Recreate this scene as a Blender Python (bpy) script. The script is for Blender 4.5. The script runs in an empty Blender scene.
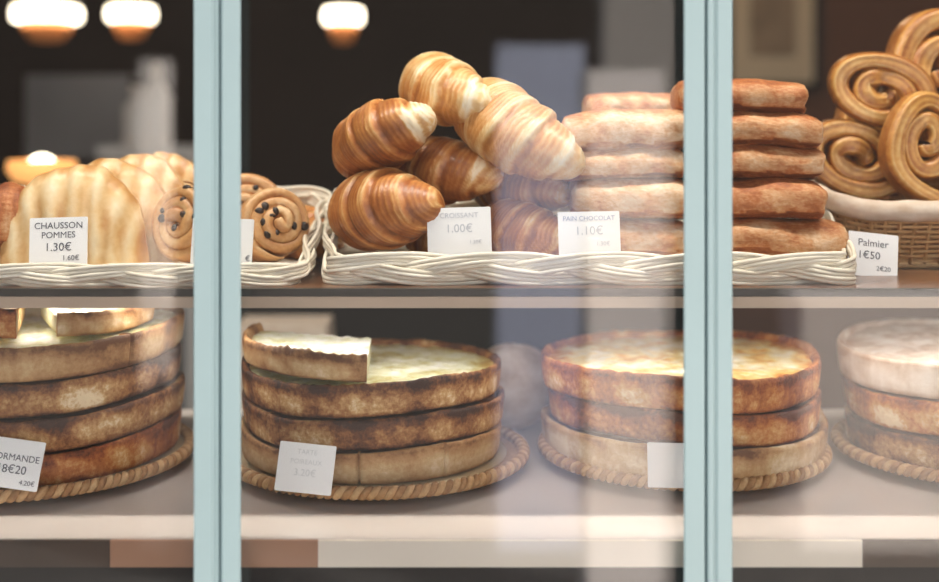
import bpy, math, random
from mathutils import Vector, Matrix, noise
PI = math.pi
S = bpy.context.scene
C = S.collection
CAMZ, F, CX, HY, CAMY = 1.45, 1250.0, 469.5, 120.0, -1.25

def P(px, py, D):
    """pixel of the 939x582 frame at depth D (metres from the camera) -> world point"""
    return Vector(((px - CX) / F * D, CAMY + D, CAMZ - (py - HY) / F * D))

def nz(x, y=0.0, z=0.0): return noise.noise(Vector((x, y, z)))

# ------------------------------------------------------------------ mesh builder
class MB:
    def __init__(s): s.v = []; s.f = []; s.t = []
    def vert(s, p, t=0.5): s.v.append(tuple(p)); s.t.append(t); return len(s.v) - 1
    def grid(s, rows, tones=None, cu=False, cv=False, cap0=False, cap1=False):
        """rows: list of lists of points; cv closes inside a row, cu closes between the rows"""
        n, m = len(rows), len(rows[0]); b = len(s.v)
        for i, r in enumerate(rows):
            for j, p in enumerate(r):
                s.vert(p, tones[i][j] if tones else 0.5)
        for i in range(n if cu else n - 1):
            i2 = (i + 1) % n
            for j in range(m if cv else m - 1):
                j2 = (j + 1) % m
                s.f.append((b + i*m + j, b + i*m + j2, b + i2*m + j2, b + i2*m + j))
        if cap0: s.f.append(tuple(b + j for j in reversed(range(m))))
        if cap1: s.f.append(tuple(b + (n-1)*m + j for j in range(m)))
    def box(s, lo, hi, t=0.5):
        b = len(s.v)
        for z in (lo[2], hi[2]):
            for x, y in ((lo[0], lo[1]), (hi[0], lo[1]), (hi[0], hi[1]), (lo[0], hi[1])): s.vert((x, y, z), t)
        for q in ((0,3,2,1), (4,5,6,7), (0,1,5,4), (1,2,6,5), (2,3,7,6), (3,0,4,7)): s.f.append(tuple(b + k for k in q))
    def sweep(s, pts, sec, closed=False, up=Vector((0,0,1)), tone=None):
        """sec(i) -> list of (side, up) offsets"""
        pts = [Vector(p) for p in pts]; n = len(pts); rows = []; tn = []
        for i, p in enumerate(pts):
            a = pts[(i-1) % n] if (closed or i > 0) else p
            c = pts[(i+1) % n] if (closed or i < n-1) else p
            T = (c - a).normalized(); sd = T.cross(up)
            sd = sd.normalized() if sd.length > 1e-6 else Vector((1,0,0))
            u = sd.cross(T)
            o = sec(i); rows.append([p + sd*x + u*y for x, y in o])
            tn.append([tone(i, j) if tone else 0.5 for j in range(len(o))])
        s.grid(rows, tn, cu=closed, cv=True, cap0=not closed, cap1=not closed)
    def tube(s, pts, r, closed=False, n=6, up=Vector((0,0,1)), tone=None):
        ring = [(r*math.cos(2*PI*k/n), r*math.sin(2*PI*k/n)) for k in range(n)]
        s.sweep(pts, lambda i: ring, closed, up, tone)
    def lathe(s, prof, n=48, cx=0, cy=0, tone=0.5):
        rows = [[(cx + r*math.cos(2*PI*k/n), cy + r*math.sin(2*PI*k/n), z) for k in range(n)] for r, z in prof]
        s.grid(rows, [[tone]*n for _ in rows], cv=True, cap0=True, cap1=True)
    def ball(s, c, r, n=12, t=0.5):
        rows = []
        for i in range(n+1):
            th = PI*i/n*0.98 + 0.03
            rows.append([(c[0] + r[0]*math.sin(th)*math.cos(2*PI*k/n), c[1] + r[1]*math.sin(th)*math.sin(2*PI*k/n), c[2] - r[2]*math.cos(th)) for k in range(n)])
        s.grid(rows, [[t]*n for _ in rows], cv=True, cap0=True, cap1=True)
    def build(s, name, m, parent=None, loc=None, rot=None, smooth=True):
        me = bpy.data.meshes.new(name)
        me.from_pydata(s.v, [], s.f); me.update()
        a = me.attributes.new('tone', 'FLOAT', 'POINT'); a.data.foreach_set('value', s.t)
        import bmesh
        bm = bmesh.new(); bm.from_mesh(me); bmesh.ops.recalc_face_normals(bm, faces=bm.faces); bm.to_mesh(me); bm.free()
        me.polygons.foreach_set('use_smooth', [smooth]*len(me.polygons))
        me.materials.append(m)
        o = bpy.data.objects.new(name, me); C.objects.link(o)
        if parent: o.parent = parent
        if loc is not None: o.location = loc
        if rot is not None: o.rotation_euler = rot
        return o

def tag(o, label=None, cat=None, group=None, kind=None):
    if label: o['label'] = label
    if cat: o['category'] = cat
    if group: o['group'] = group
    if kind: o['kind'] = kind
    return o
def empty(name, loc, rot=(0,0,0)):
    o = bpy.data.objects.new(name, None); C.objects.link(o); o.location = loc; o.rotation_euler = rot
    o.empty_display_size = 0.05
    return o
def struct(o): o['kind'] = 'structure'; return o

# ------------------------------------------------------------------ materials
def srgb(r, g, b):
    f = lambda c: (c/255/12.92) if c/255 <= 0.04045 else ((c/255 + 0.055)/1.055)**2.4
    return (f(r), f(g), f(b), 1.0)
def newmat(name):
    m = bpy.data.materials.new(name); m.use_nodes = True
    nt = m.node_tree; b = nt.nodes['Principled BSDF']
    return m, nt, b
def plain(name, col, rough=0.5, nscale=0, namt=0.0, bump=0.0, metal=0.0, coat=0.0):
    m, nt, b = newmat(name)
    b.inputs['Base Color'].default_value = col; b.inputs['Roughness'].default_value = rough
    b.inputs['Metallic'].default_value = metal; b.inputs['Coat Weight'].default_value = coat
    if nscale:
        tc = nt.nodes.new('ShaderNodeTexCoord'); n = nt.nodes.new('ShaderNodeTexNoise')
        n.inputs['Scale'].default_value = nscale; n.inputs['Detail'].default_value = 5
        nt.links.new(tc.outputs['Object'], n.inputs['Vector'])
        r = nt.nodes.new('ShaderNodeValToRGB')
        r.color_ramp.elements[0].position = 0.3; r.color_ramp.elements[1].position = 0.7
        r.color_ramp.elements[0].color = [c*(1-namt) for c in col[:3]] + [1]
        r.color_ramp.elements[1].color = [min(1, c*(1+namt)) for c in col[:3]] + [1]
        nt.links.new(n.outputs['Fac'], r.inputs['Fac']); nt.links.new(r.outputs['Color'], b.inputs['Base Color'])
        if bump:
            bp = nt.nodes.new('ShaderNodeBump'); bp.inputs['Strength'].default_value = bump; bp.inputs['Distance'].default_value = 0.002
            nt.links.new(n.outputs['Fac'], bp.inputs['Height']); nt.links.new(bp.outputs['Normal'], b.inputs['Normal'])
    return m
def pastry(name, stops, nscale=60, namt=0.35, rough=0.42, coat=0.15, bump=0.25, detail=6, aniso=(1,1,1)):
    """baked surface: the vertex attribute 'tone' plus noise picks a colour from the ramp"""
    m, nt, b = newmat(name)
    N = nt.nodes.new; L = nt.links.new
    at = N('ShaderNodeAttribute'); at.attribute_name = 'tone'
    tc = N('ShaderNodeTexCoord'); oi = N('ShaderNodeObjectInfo')
    mp = N('ShaderNodeMapping'); mp.inputs['Scale'].default_value = aniso
    ad = N('ShaderNodeVectorMath'); ad.operation = 'ADD'
    L(tc.outputs['Object'], ad.inputs[0]); L(oi.outputs['Random'], ad.inputs[1]); L(ad.outputs[0], mp.inputs['Vector'])
    n = N('ShaderNodeTexNoise'); n.inputs['Scale'].default_value = nscale*2.4; n.inputs['Detail'].default_value = detail; n.inputs['Roughness'].default_value = 0.68
    L(mp.outputs[0], n.inputs['Vector'])
    m1 = N('ShaderNodeMath'); m1.operation = 'SUBTRACT'; m1.inputs[1].default_value = 0.5; L(n.outputs['Fac'], m1.inputs[0])
    m2 = N('ShaderNodeMath'); m2.operation = 'MULTIPLY_ADD'; m2.inputs[1].default_value = namt*2; L(m1.outputs[0], m2.inputs[0]); L(at.outputs['Fac'], m2.inputs[2])
    r = N('ShaderNodeValToRGB'); e = r.color_ramp.elements
    while len(e) < len(stops): e.new(0.5)
    for k, (p, c) in enumerate(stops): e[k].position = p; e[k].color = srgb(*c)
    L(m2.outputs[0], r.inputs['Fac']); L(r.outputs['Color'], b.inputs['Base Color'])
    b.inputs['Roughness'].default_value = rough; b.inputs['Coat Weight'].default_value = coat; b.inputs['Coat Roughness'].default_value = 0.25
    if bump:
        bp = N('ShaderNodeBump'); bp.inputs['Strength'].default_value = bump; bp.inputs['Distance'].default_value = 0.0022
        L(n.outputs['Fac'], bp.inputs['Height']); L(bp.outputs['Normal'], b.inputs['Normal'])
    return m
def emit(name, col, strength):
    m, nt, b = newmat(name)
    b.inputs['Base Color'].default_value = col; b.inputs['Emission Color'].default_value = col; b.inputs['Emission Strength'].default_value = strength
    return m
def glassmat():
    m, nt, b = newmat('window_glass'); nt.nodes.remove(b)
    N = nt.nodes.new; L = nt.links.new
    tr = N('ShaderNodeBsdfTransparent'); gl = N('ShaderNodeBsdfGlossy'); gl.inputs['Roughness'].default_value = 0.0
    tr.inputs['Color'].default_value = (0.985, 0.99, 0.985, 1)
    fr = N('ShaderNodeFresnel'); fr.inputs['IOR'].default_value = 1.52
    mx = N('ShaderNodeMixShader'); L(fr.outputs[0], mx.inputs[0]); L(tr.outputs[0], mx.inputs[1]); L(gl.outputs[0], mx.inputs[2])
    L(mx.outputs[0], nt.nodes['Material Output'].inputs['Surface'])
    return m

M = {}
M['glass'] = glassmat()
M['paint'] = plain('blue_green_paint', srgb(146,165,166), 0.45, 9, 0.03)
M['seam'] = plain('dark_joint', srgb(60,80,84), 0.8)
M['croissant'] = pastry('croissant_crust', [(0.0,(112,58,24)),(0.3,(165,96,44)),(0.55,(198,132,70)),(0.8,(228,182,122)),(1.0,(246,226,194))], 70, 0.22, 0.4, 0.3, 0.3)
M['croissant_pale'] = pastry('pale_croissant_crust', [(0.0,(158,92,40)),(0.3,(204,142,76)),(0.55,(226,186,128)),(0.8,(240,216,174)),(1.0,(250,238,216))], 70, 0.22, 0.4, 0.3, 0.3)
M['roll'] = pastry('roll_crust', [(0.0,(132,66,28)),(0.28,(180,106,54)),(0.5,(208,154,106)),(0.75,(226,192,158)),(1.0,(240,222,200))], 70, 0.38, 0.55, 0.05, 0.6, aniso=(1,2.0,2.0))
M['chausson'] = pastry('turnover_crust', [(0.0,(150,88,36)),(0.3,(202,148,84)),(0.55,(228,192,140)),(0.8,(240,218,178)),(1.0,(250,238,214))], 60, 0.2, 0.4, 0.25, 0.3)
M['raisin_roll'] = pastry('raisin_roll_crust', [(0.0,(104,56,26)),(0.35,(168,108,58)),(0.6,(202,152,98)),(0.85,(226,192,146)),(1.0,(240,216,180))], 70, 0.28, 0.4, 0.3, 0.4)
M['raisin'] = plain('raisin_skin', srgb(38,22,16), 0.4, 80, 0.3, 0.4)
M['palmier'] = pastry('palmier_caramel', [(0.0,(112,58,18)),(0.3,(168,104,44)),(0.55,(204,150,78)),(0.8,(230,194,130)),(1.0,(246,226,180))], 60, 0.3, 0.3, 0.45, 0.4)
M['crust'] = pastry('tart_crust', [(0.0,(62,32,16)),(0.25,(112,64,32)),(0.5,(164,112,64)),(0.75,(204,162,108)),(1.0,(240,220,184))], 85, 0.55, 0.6, 0.03, 0.7)
M['crust_orange'] = pastry('orange_tart_crust', [(0.0,(92,44,16)),(0.25,(150,78,32)),(0.5,(190,118,56)),(0.75,(216,166,104)),(1.0,(242,220,182))], 85, 0.52, 0.6, 0.03, 0.7)
M['crust_pale'] = pastry('pale_tart_crust', [(0.0,(112,70,38)),(0.25,(168,122,76)),(0.5,(194,154,106)),(0.75,(214,184,140)),(1.0,(240,222,190))], 80, 0.36, 0.6, 0.03, 0.5)
M['flour'] = pastry('floury_crust', [(0.0,(176,140,112)),(0.35,(208,184,162)),(0.65,(228,212,196)),(1.0,(244,236,226))], 26, 0.4, 0.7, 0.0, 0.4)
M['cut'] = pastry('baked_custard_cut', [(0.0,(140,86,38)),(0.35,(186,140,82)),(0.65,(212,178,124)),(1.0,(240,222,182))], 60, 0.34, 0.6, 0.05, 0.6)
M['green_fill'] = pastry('cream_leek_filling', [(0.0,(168,112,48)),(0.25,(196,172,96)),(0.5,(220,214,160)),(0.75,(240,238,212)),(1.0,(252,250,240))], 70, 0.4, 0.35, 0.25, 0.9)
M['orange_fill'] = pastry('browned_cream_filling', [(0.0,(176,88,24)),(0.3,(214,148,66)),(0.55,(232,206,140)),(0.8,(244,234,208)),(1.0,(252,248,238))], 40, 0.3, 0.35, 0.25, 0.5)
M['brown_fill'] = pastry('dark_browned_filling', [(0.0,(86,46,24)),(0.4,(130,76,42)),(0.7,(168,112,68)),(1.0,(210,168,118))], 40, 0.4, 0.5, 0.1, 0.6)
M['wicker_white'] = pastry('white_wicker', [(0.0,(190,172,146)),(0.4,(232,222,204)),(0.7,(246,240,228)),(1.0,(252,249,242))], 40, 0.2, 0.5, 0.1, 0.15)
M['wicker_tan'] = pastry('tan_wicker', [(0.0,(140,96,54)),(0.4,(190,146,96)),(0.7,(212,176,128)),(1.0,(232,206,166))], 60, 0.3, 0.55, 0.1, 0.2)
M['wicker_grey'] = pastry('straw_tray', [(0.0,(108,72,42)),(0.4,(160,116,74)),(0.7,(194,154,108)),(1.0,(226,196,152))], 90, 0.3, 0.6, 0.05, 0.4)
M['card'] = plain('price_card', srgb(251,251,253), 0.5)
M['ink'] = plain('grey_ink', srgb(92,94,104), 0.6)
M['ink_pale'] = plain('pale_ink', srgb(200,203,212), 0.6)
M['ink_ghost'] = plain('faded_ink', srgb(222,223,226), 0.6)
M['ink_blue'] = plain('blue_ink', srgb(172,180,204), 0.6)
M['wood_shelf'] = plain('shelf_wood', srgb(112,72,42), 0.28, 6, 0.35, 0.05, coat=0.3)
M['shelf_dark'] = plain('shelf_dark_edge', srgb(48,40,34), 0.4)
M['shelf_lip'] = plain('shelf_lip', srgb(196,172,152), 0.4, 7, 0.06)
M['shelf_white'] = plain('white_shelf', srgb(216,206,200), 0.3, 5, 0.04, coat=0.2)
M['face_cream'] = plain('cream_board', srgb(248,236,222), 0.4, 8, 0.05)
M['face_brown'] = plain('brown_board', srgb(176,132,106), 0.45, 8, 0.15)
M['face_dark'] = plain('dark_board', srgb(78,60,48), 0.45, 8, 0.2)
M['board'] = plain('silver_cake_board', srgb(206,186,150), 0.3, metal=0.5)
M['dark'] = plain('dark_panel', srgb(34,26,22), 0.6, 3, 0.2)
M['wall_brown'] = plain('dark_brown_wall', srgb(104,66,46), 0.7, 2, 0.15)
M['wall_black'] = plain('near_black_wall', srgb(42,32,27), 0.7, 2, 0.2)
M['picture_mat'] = plain('picture_paper', srgb(214,196,168), 0.7, 4, 0.06)
M['print'] = plain('faded_print', srgb(150,130,108), 0.7, 9, 0.35)
M['picture_frame'] = plain('black_picture_frame', srgb(24,20,18), 0.4)
M['steel'] = plain('brushed_steel', srgb(150,148,150), 0.4, 5, 0.1, metal=0.6)
M['porcelain'] = plain('white_porcelain', srgb(226,220,216), 0.3)
M['copper'] = plain('copper_bowl', srgb(190,96,44), 0.35, metal=0.8)
M['lamp'] = emit('lamp_glass', (1.0, 0.87, 0.66, 1), 9.0)
M['lamp_orange'] = emit('amber_lamp_glass', (1.0, 0.34, 0.10, 1), 0.14)
M['lamp_amber'] = emit('amber_glow', (1.0, 0.45, 0.14, 1), 1.1)
M['stone'] = plain('pale_stone', srgb(240,230,228), 0.8, 3, 0.06)
M['stone_grey'] = plain('grey_stone', srgb(206,198,194), 0.8, 3, 0.05)
M['stone_mid'] = plain('weathered_stone', srgb(158,152,148), 0.8, 3, 0.06)
M['blue_grey'] = plain('blue_grey_paint', srgb(176,182,206), 0.7, 3, 0.05)
M['asphalt'] = plain('asphalt', srgb(58,56,54), 0.9, 4, 0.15)
M['paving'] = plain('pale_paving', srgb(200,192,184), 0.85, 5, 0.06)
M['facade'] = plain('dark_shopfront', srgb(44,36,32), 0.8, 1, 0.2)

# ------------------------------------------------------------------ camera
cam = bpy.data.cameras.new('camera'); co = bpy.data.objects.new('camera', cam); C.objects.link(co)
co.location = (0, CAMY, CAMZ); co.rotation_euler = (PI/2, 0, 0)
cam.sensor_width = 36; cam.sensor_fit = 'HORIZONTAL'; cam.lens = 36*F/939
cam.shift_y = -(291 - HY)/939; cam.clip_start = 0.02; cam.clip_end = 100
cam.dof.use_dof = True; cam.dof.focus_distance = 1.13; cam.dof.aperture_fstop = 2.3
S.camera = co

# ------------------------------------------------------------------ setting: shop room, windows, shelves
def slab(name, lo, hi, m):
    b = MB(); b.box(lo, hi); return struct(b.build(name, m, smooth=False))
slab('floor', (-2.6, -0.26, -0.05), (2.6, 4.2, 0), M['wall_black'])
slab('ceiling', (-2.6, -0.26, 2.75), (2.6, 4.2, 2.85), M['wall_black'])
slab('wall_back', (-2.6, 4.1, 0), (2.6, 4.2, 2.75), M['wall_black'])
slab('wall_left', (-2.6, -0.26, 0), (-2.5, 4.1, 2.75), M['wall_black'])
slab('wall_right', (2.5, -0.26, 0), (2.6, 4.1, 2.75), M['wall_brown'])
slab('wall_partition', (0.78, 2.75, 0), (2.5, 2.85, 2.75), M['wall_brown'])      # the brown wall that carries the picture
GY = -0.235
slab('wall_front', (-2.6, GY-0.06, 0), (2.6, GY+0.03, CAMZ-0.62), M['paint'])
slab('wall_front.001', (-2.6, GY-0.06, CAMZ+1.0), (2.6, GY+0.03, 2.85), M['paint'])
slab('wall_front.002', (-2.6, GY-0.06, CAMZ-0.62), (-1.2, GY+0.03, CAMZ+1.0), M['paint'])
slab('wall_front.003', (1.2, GY-0.06, CAMZ-0.62), (2.6, GY+0.03, CAMZ+1.0), M['paint'])
ZT, ZB = CAMZ + 0.97, CAMZ - 0.59
Dm = 0.993                                    # depth of the front faces of the posts
def wx(px): return (px - CX)/F*Dm
YF = CAMY + Dm
def stile(name, parent, px0, px1, steps, m=None, outer=None):
    """vertical stile with a moulded front: steps = [(px, depth_mm)] from left to right"""
    k0 = 0.0092 if outer == 'L' else 0.0; k1 = 0.0092 if outer == 'R' else 0.0     # glazing side is splayed back
    prof = [(wx(px0)+k0, GY+0.022)] + [(wx(px), YF + d/1000) for px, d in steps] + [(wx(px1)-k1, GY+0.022)]
    b = MB(); rows = [[(x, y, z) for x, y in prof] for z in (CAMZ-0.62, CAMZ+1.0)]
    b.grid(rows, cv=True, cap0=True, cap1=True)
    return b.build(name, m or M['paint'], parent, smooth=False)
def pane(parent, x0, x1):
    b = MB(); b.box((x0, GY-0.003, ZB), (x1, GY+0.003, ZT)); return b.build('glass_pane', M['glass'], parent, smooth=False)
def rail(parent, x0, x1, z0, z1):
    b = MB(); b.box((x0, YF+0.002, z0), (x1, GY+0.025, z1)); return b.build('rail', M['paint'], parent, smooth=False)
W = [struct(empty('window_%d' % k, (0,0,0))) for k in (1,2,3)]
L1 = [(193.2,1.5),(194.2,0.2),(195.5,0),(211.5,0),(213,1.6),(214.6,1.8),(216,0.8),(217.3,0.8),(218.4,2.5)]
L2 = [(220.3,3.0),(221.2,1.4),(223,0.2),(224.2,0),(238.4,0),(239.6,0.3),(240.5,1.8)]
R1 = [(684,1.5),(685,0.2),(686.2,0),(703,0),(704.4,0.4),(705.3,2.5)]
R2 = [(707.4,3),(708.3,0.6),(710,0.2),(713.4,0.2),(714.6,1.8),(716.4,1.8),(718,0),(730.6,0),(731.8,0.3),(732.8,1.8)]
stile('stile', W[0], 193.2, 219.3, L1, outer='L'); stile('stile', W[1], 219.6, 240.5, L2, outer='R')
stile('stile', W[1], 684, 706.2, R1, outer='L'); stile('stile', W[2], 706.5, 732.8, R2, outer='R')
stile('stile', W[0], -1050, -1010, [(-1050,0),(-1010,0)]); stile('stile', W[2], 1949, 1989, [(1949,0),(1989,0)])
for w, a, b_ in ((W[0], -1010, 193.2), (W[1], 240.5, 684), (W[2], 732.8, 1949)):
    x0, x1 = wx(a), wx(b_)
    pane(w, x0-(0.0075 if a > 0 else -0.001), x1+(0.0075 if b_ < 1900 else -0.001)); rail(w, x0, x1, CAMZ-0.62, ZB); rail(w, x0, x1, ZT, CAMZ+1.0)
# dark joint where two casements meet
for k, px in enumerate((219.4, 706.3)):
    b = MB(); b.box((wx(px)-0.0012, YF+0.0028, CAMZ-0.62), (wx(px)+0.0012, GY+0.02, CAMZ+1.0))
    b.build('joint_strip', M['seam'], W[1], smooth=False)

# upper shelf: board, dark strip standing in for the contact shadow, pale lip under it
ZU, ZL = CAMZ - 0.147, CAMZ - 0.345
us = empty('upper_shelf', (0, 0, ZU))
tag(us, 'narrow brown upper display shelf with pale front lip, carrying the pastry baskets', 'shelf')
def local(o, parent): return o
b = MB(); b.box((-1.15, -0.1565, -0.012), (1.15, 0.125, 0)); b.build('board', M['wood_shelf'], us, smooth=False)
b = MB(); b.box((-1.15, -0.165, -0.0062), (1.15, -0.157, 0.0004)); o = b.build('dark_nosing', M['shelf_dark'], us, smooth=False); o['label'] = 'dark front edge'
b = MB(); b.box((-1.15, -0.1665, -0.0160), (1.15, -0.157, -0.0066)); o = b.build('lip', M['shelf_lip'], us, smooth=False); o['label'] = 'pale beige front lip'
# lower shelf
ls = empty('lower_shelf', (0, 0, ZL))
tag(ls, 'wide whitish lower shelf carrying the straw trays of stacked tarts', 'shelf')
YS = CAMY + 1.03
b = MB(); b.box((-1.15, YS, -0.010), (1.15, 0.24, 0)); b.build('board', M['shelf_white'], ls, smooth=False)
def face(px0, px1, m, lab):  # reflections on the pale edge are painted as brown and dark lengths
    x0, x1 = (px0-CX)/F*1.028, (px1-CX)/F*1.028
    b = MB(); b.box((x0, YS-0.003, -0.0225), (x1, YS+0.015, -0.0005)); o = b.build('front_edge_board', m, ls, smooth=False); o['label'] = lab
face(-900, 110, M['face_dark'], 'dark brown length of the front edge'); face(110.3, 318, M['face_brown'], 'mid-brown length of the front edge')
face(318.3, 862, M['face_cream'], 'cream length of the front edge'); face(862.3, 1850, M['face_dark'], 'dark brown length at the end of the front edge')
slab('wall_plinth', (-1.15, YS+0.02, CAMZ-0.9), (1.15, YS+0.04, ZL-0.024), M['dark'])

# ------------------------------------------------------------------ pastries
GC = 'croissants heaped in the middle basket'
def croissant(name, c, t, R, seed, mat, label, bend=0.75, wraps=3.4, tip_glint=0.3, other=0.75, group=GC, cat='croissant'):
    """c: centre, t: tip of the visible horn"""
    rnd = random.Random(seed); ph = rnd.random()*6.28
    L = (t - c).length; nt, na = 132, 44
    rows, tn = [], []
    for i in range(nt+1):
        s = -1 + 2*i/nt; u = abs(s)
        ln = L if s > 0 else L*other
        th = bend*s
        x = math.sin(th)/bend*ln if bend else s*ln
        y = (1 - math.cos(th))/bend*ln
        r0 = R*(0.24 + 0.76*max(0, math.cos(u**1.12*PI/2))**0.85)
        if u > 0.90: r0 *= math.sqrt(max(0.0, 1 - ((u-0.90)/0.10)**2))*0.98 + 0.02
        T = Vector((math.cos(th), math.sin(th), 0)); Nn = Vector((-math.sin(th), math.cos(th), 0))
        row, tr = [], []
        for k in range(na):
            a = 2*PI*k/na
            w = wraps*u**0.9 + 0.36*math.sin(a + ph + (1.0 if s > 0 else 2.2)) + 0.10*nz(a*1.5+seed, s*3, 1) + 0.35
            f = w - math.floor(w); fl = math.floor(w)
            if f < 0.84: bl = 0.15 + 0.85*(f/0.84)**0.75
            else: q = (f-0.84)/0.16; bl = (1-q*q*q*q) if q < 0.75 else (1-q*q*q*q)*0.8
            amp = 0.15 if fl > 0 else 0.10
            r = r0*(0.92 + amp*bl) * (1 + 0.05*nz(x*40+seed, a*1.2, 3))
            # fine lamination lines
            r += 0.0004*math.sin(f*38 + 3*nz(a*2, s*4, seed))
            cz, cy = math.sin(a), math.cos(a)
            zz = r*cz*(0.98 if cz > 0 else 0.86)
            row.append(Vector((x, y, 0)) + Nn*(r*cy) + Vector((0,0,zz)))
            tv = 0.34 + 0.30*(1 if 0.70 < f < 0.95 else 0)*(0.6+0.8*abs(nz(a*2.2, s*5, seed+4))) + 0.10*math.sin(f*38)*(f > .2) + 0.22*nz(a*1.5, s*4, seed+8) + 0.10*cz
            if f < 0.14: tv -= 0.16
            if u > 0.72 and s > 0: tv += tip_glint*min(1, (u-0.72)/0.07)  # painted highlight: whitens the tip as if it caught the light
            tr.append(tv)
        rows.append(row); tn.append(tr)
    b = MB(); b.grid(rows, tn, cv=True, cap0=True, cap1=True)
    o = b.build(name, mat)
    X = (t - c).normalized(); Z = Vector((0,0,1)); Y = Z.cross(X).normalized(); Z = X.cross(Y)
    o.matrix_world = Matrix(((X.x,Y.x,Z.x,c.x),(X.y,Y.y,Z.y,c.y),(X.z,Y.z,Z.z,c.z),(0,0,0,1)))
    return tag(o, label, cat, group)

CR = [
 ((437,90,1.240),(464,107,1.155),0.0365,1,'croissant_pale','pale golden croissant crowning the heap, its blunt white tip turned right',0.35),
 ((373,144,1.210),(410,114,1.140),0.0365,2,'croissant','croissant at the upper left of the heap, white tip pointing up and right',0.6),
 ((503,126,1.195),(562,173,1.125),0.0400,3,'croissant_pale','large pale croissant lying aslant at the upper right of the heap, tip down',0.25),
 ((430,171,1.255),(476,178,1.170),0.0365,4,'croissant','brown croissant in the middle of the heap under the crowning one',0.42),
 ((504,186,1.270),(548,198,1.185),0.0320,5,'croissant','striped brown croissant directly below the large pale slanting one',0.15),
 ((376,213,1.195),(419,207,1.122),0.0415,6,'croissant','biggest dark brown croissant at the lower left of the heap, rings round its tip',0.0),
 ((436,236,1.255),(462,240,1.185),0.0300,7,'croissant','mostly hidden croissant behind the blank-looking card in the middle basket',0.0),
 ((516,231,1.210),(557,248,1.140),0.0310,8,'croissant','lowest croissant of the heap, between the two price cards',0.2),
]
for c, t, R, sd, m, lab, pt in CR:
    croissant('croissant', P(*c), P(*t), R, sd, M[m], lab, tip_glint=pt)
croissant('croissant', P(305,238,1.315), P(318,246,1.25), 0.034, 12, M['croissant'], 'small golden croissant on the shelf behind the raised end of the left basket', group=None, other=0.6)

def roll(name, c, ln, dp, ht, rz, ry, seed, mat, label, group, cat='pain au chocolat', dark=0.0):
    rows, tn = [], []; n, na = 40, 44
    for i in range(n+1):
        s = -1 + 2*i/n; x = s*ln/2
        e = (max(0, 1 - abs(s)**7))**0.4
        sc = 0.70 + 0.30*e
        if i in (0, n): sc *= 0.82
        row, tr = [], []
        for k in range(na):
            a = 2*PI*k/na; ca, sa = math.cos(a), math.sin(a)
            y = dp/2*math.copysign(abs(ca)**0.78, ca); z = ht/2*math.copysign(abs(sa)**0.80, sa)
            # lapped fold that runs along the length
            lap = ((a - 3.6 + 0.25*nz(s*1.5, seed)) % (2*PI))/(2*PI)
            g = 0.93 + 0.09*lap
            g *= 1 + 0.11*nz(s*2.2+seed, a*0.9, 5) + 0.03*nz(s*9, a*4, seed) + 0.012*nz(s*26, a*9, seed)
            sag = -0.05*ht*s*s + 0.06*ht*nz(s*1.3+seed, 7, 0)
            row.append((x + 0.004*nz(a*1.3, seed, s), y*sc*g, z*sc*g + sag))
            tv = 0.60 + 0.40*nz(s*3.0+seed, a*1.4, 2) + 0.14*nz(s*14, a*5, seed)
            tv -= 0.30*max(0, sa - 0.55)/0.45                    # baked top
            tv -= 0.34*max(0, -sa - 0.35)/0.65                  # browned foot
            if lap < 0.06: tv -= 0.3
            if abs(s) > 0.9: tv += 0.12
            tr.append(tv - dark)
        rows.append(row); tn.append(tr)
    b = MB(); b.grid(rows, tn, cv=True, cap0=True, cap1=True)
    o = b.build(name, mat, loc=c, rot=(0, ry, rz))
    return tag(o, label, cat, group)
G1, G2 = 'chocolate rolls stacked left of the right post', 'chocolate rolls stacked right of the right post'
names = ['bottom', 'second from bottom', 'third from bottom', 'top']
A = [(625,237,1.195,118,34,0.03,0.0,.02),(629,198,1.195,112,38,-0.02,0.0,-.06),(621,163,1.20,116,31,0.02,-0.03,.0),(623,131,1.20,118,40,-0.03,-0.05,-.05)]
lA = ['bottom roll of the stack left of the right post, half behind a card',
      'second roll up in the stack left of the right post, with a broad pale front',
      'thin third roll up in the stack left of the right post',
      'topmost front roll of the stack left of the right post, sloping and orange-brown']
for k, (px, py, D, ln, ht, rz, ry, dk) in enumerate(A):
    roll('chocolate_roll', P(px,py,D), ln/1000, 0.075, ht/1000*1.06, rz, ry, 20+k, M['roll'], lA[k], G1, dark=dk)
roll('chocolate_roll', P(632,108,1.305), 0.10, 0.07, 0.033, 0.05, 0, 31, M['roll'], 'blurred roll behind and above the stack left of the right post', G1, dark=0.12)
roll('chocolate_roll', P(632,138,1.305), 0.105, 0.07, 0.031, 0.0, 0, 32, M['roll'], 'hidden roll under the blurred one at the back of the left-hand stack', G1, dark=0.12)
Bc = [(772,237,1.195,132,36,0.02,0.03,.08),(756,198,1.195,122,38,-0.03,0,.20),(752,161,1.20,124,33,0.03,0.02,.16),(750,129,1.20,128,34,-0.02,0.05,.12),(738,97,1.205,122,33,0.03,0.03,.20)]
lB = ['bottom and longest roll of the stack right of the right post',
      'reddish brown roll second from bottom right of the right post',
      'middle roll of the five stacked right of the right post',
      'fourth roll up of the five stacked right of the right post, with a pale tip',
      'topmost roll of the stack right of the right post, orange-brown on top']
for k, (px, py, D, ln, ht, rz, ry, dk) in enumerate(Bc):
    roll('chocolate_roll', P(px,py,D), ln/1000, 0.075, ht/1000*1.06, rz, ry, 40+k, M['roll'], lB[k], G2, dark=dk)
roll('pastry_roll', P(-8,222,1.20), 0.075, 0.07, 0.070, 0.3, 0, 51, M['roll'], 'dark brown bun at the far left end of the left basket', None, cat='bun', dark=0.32)

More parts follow.
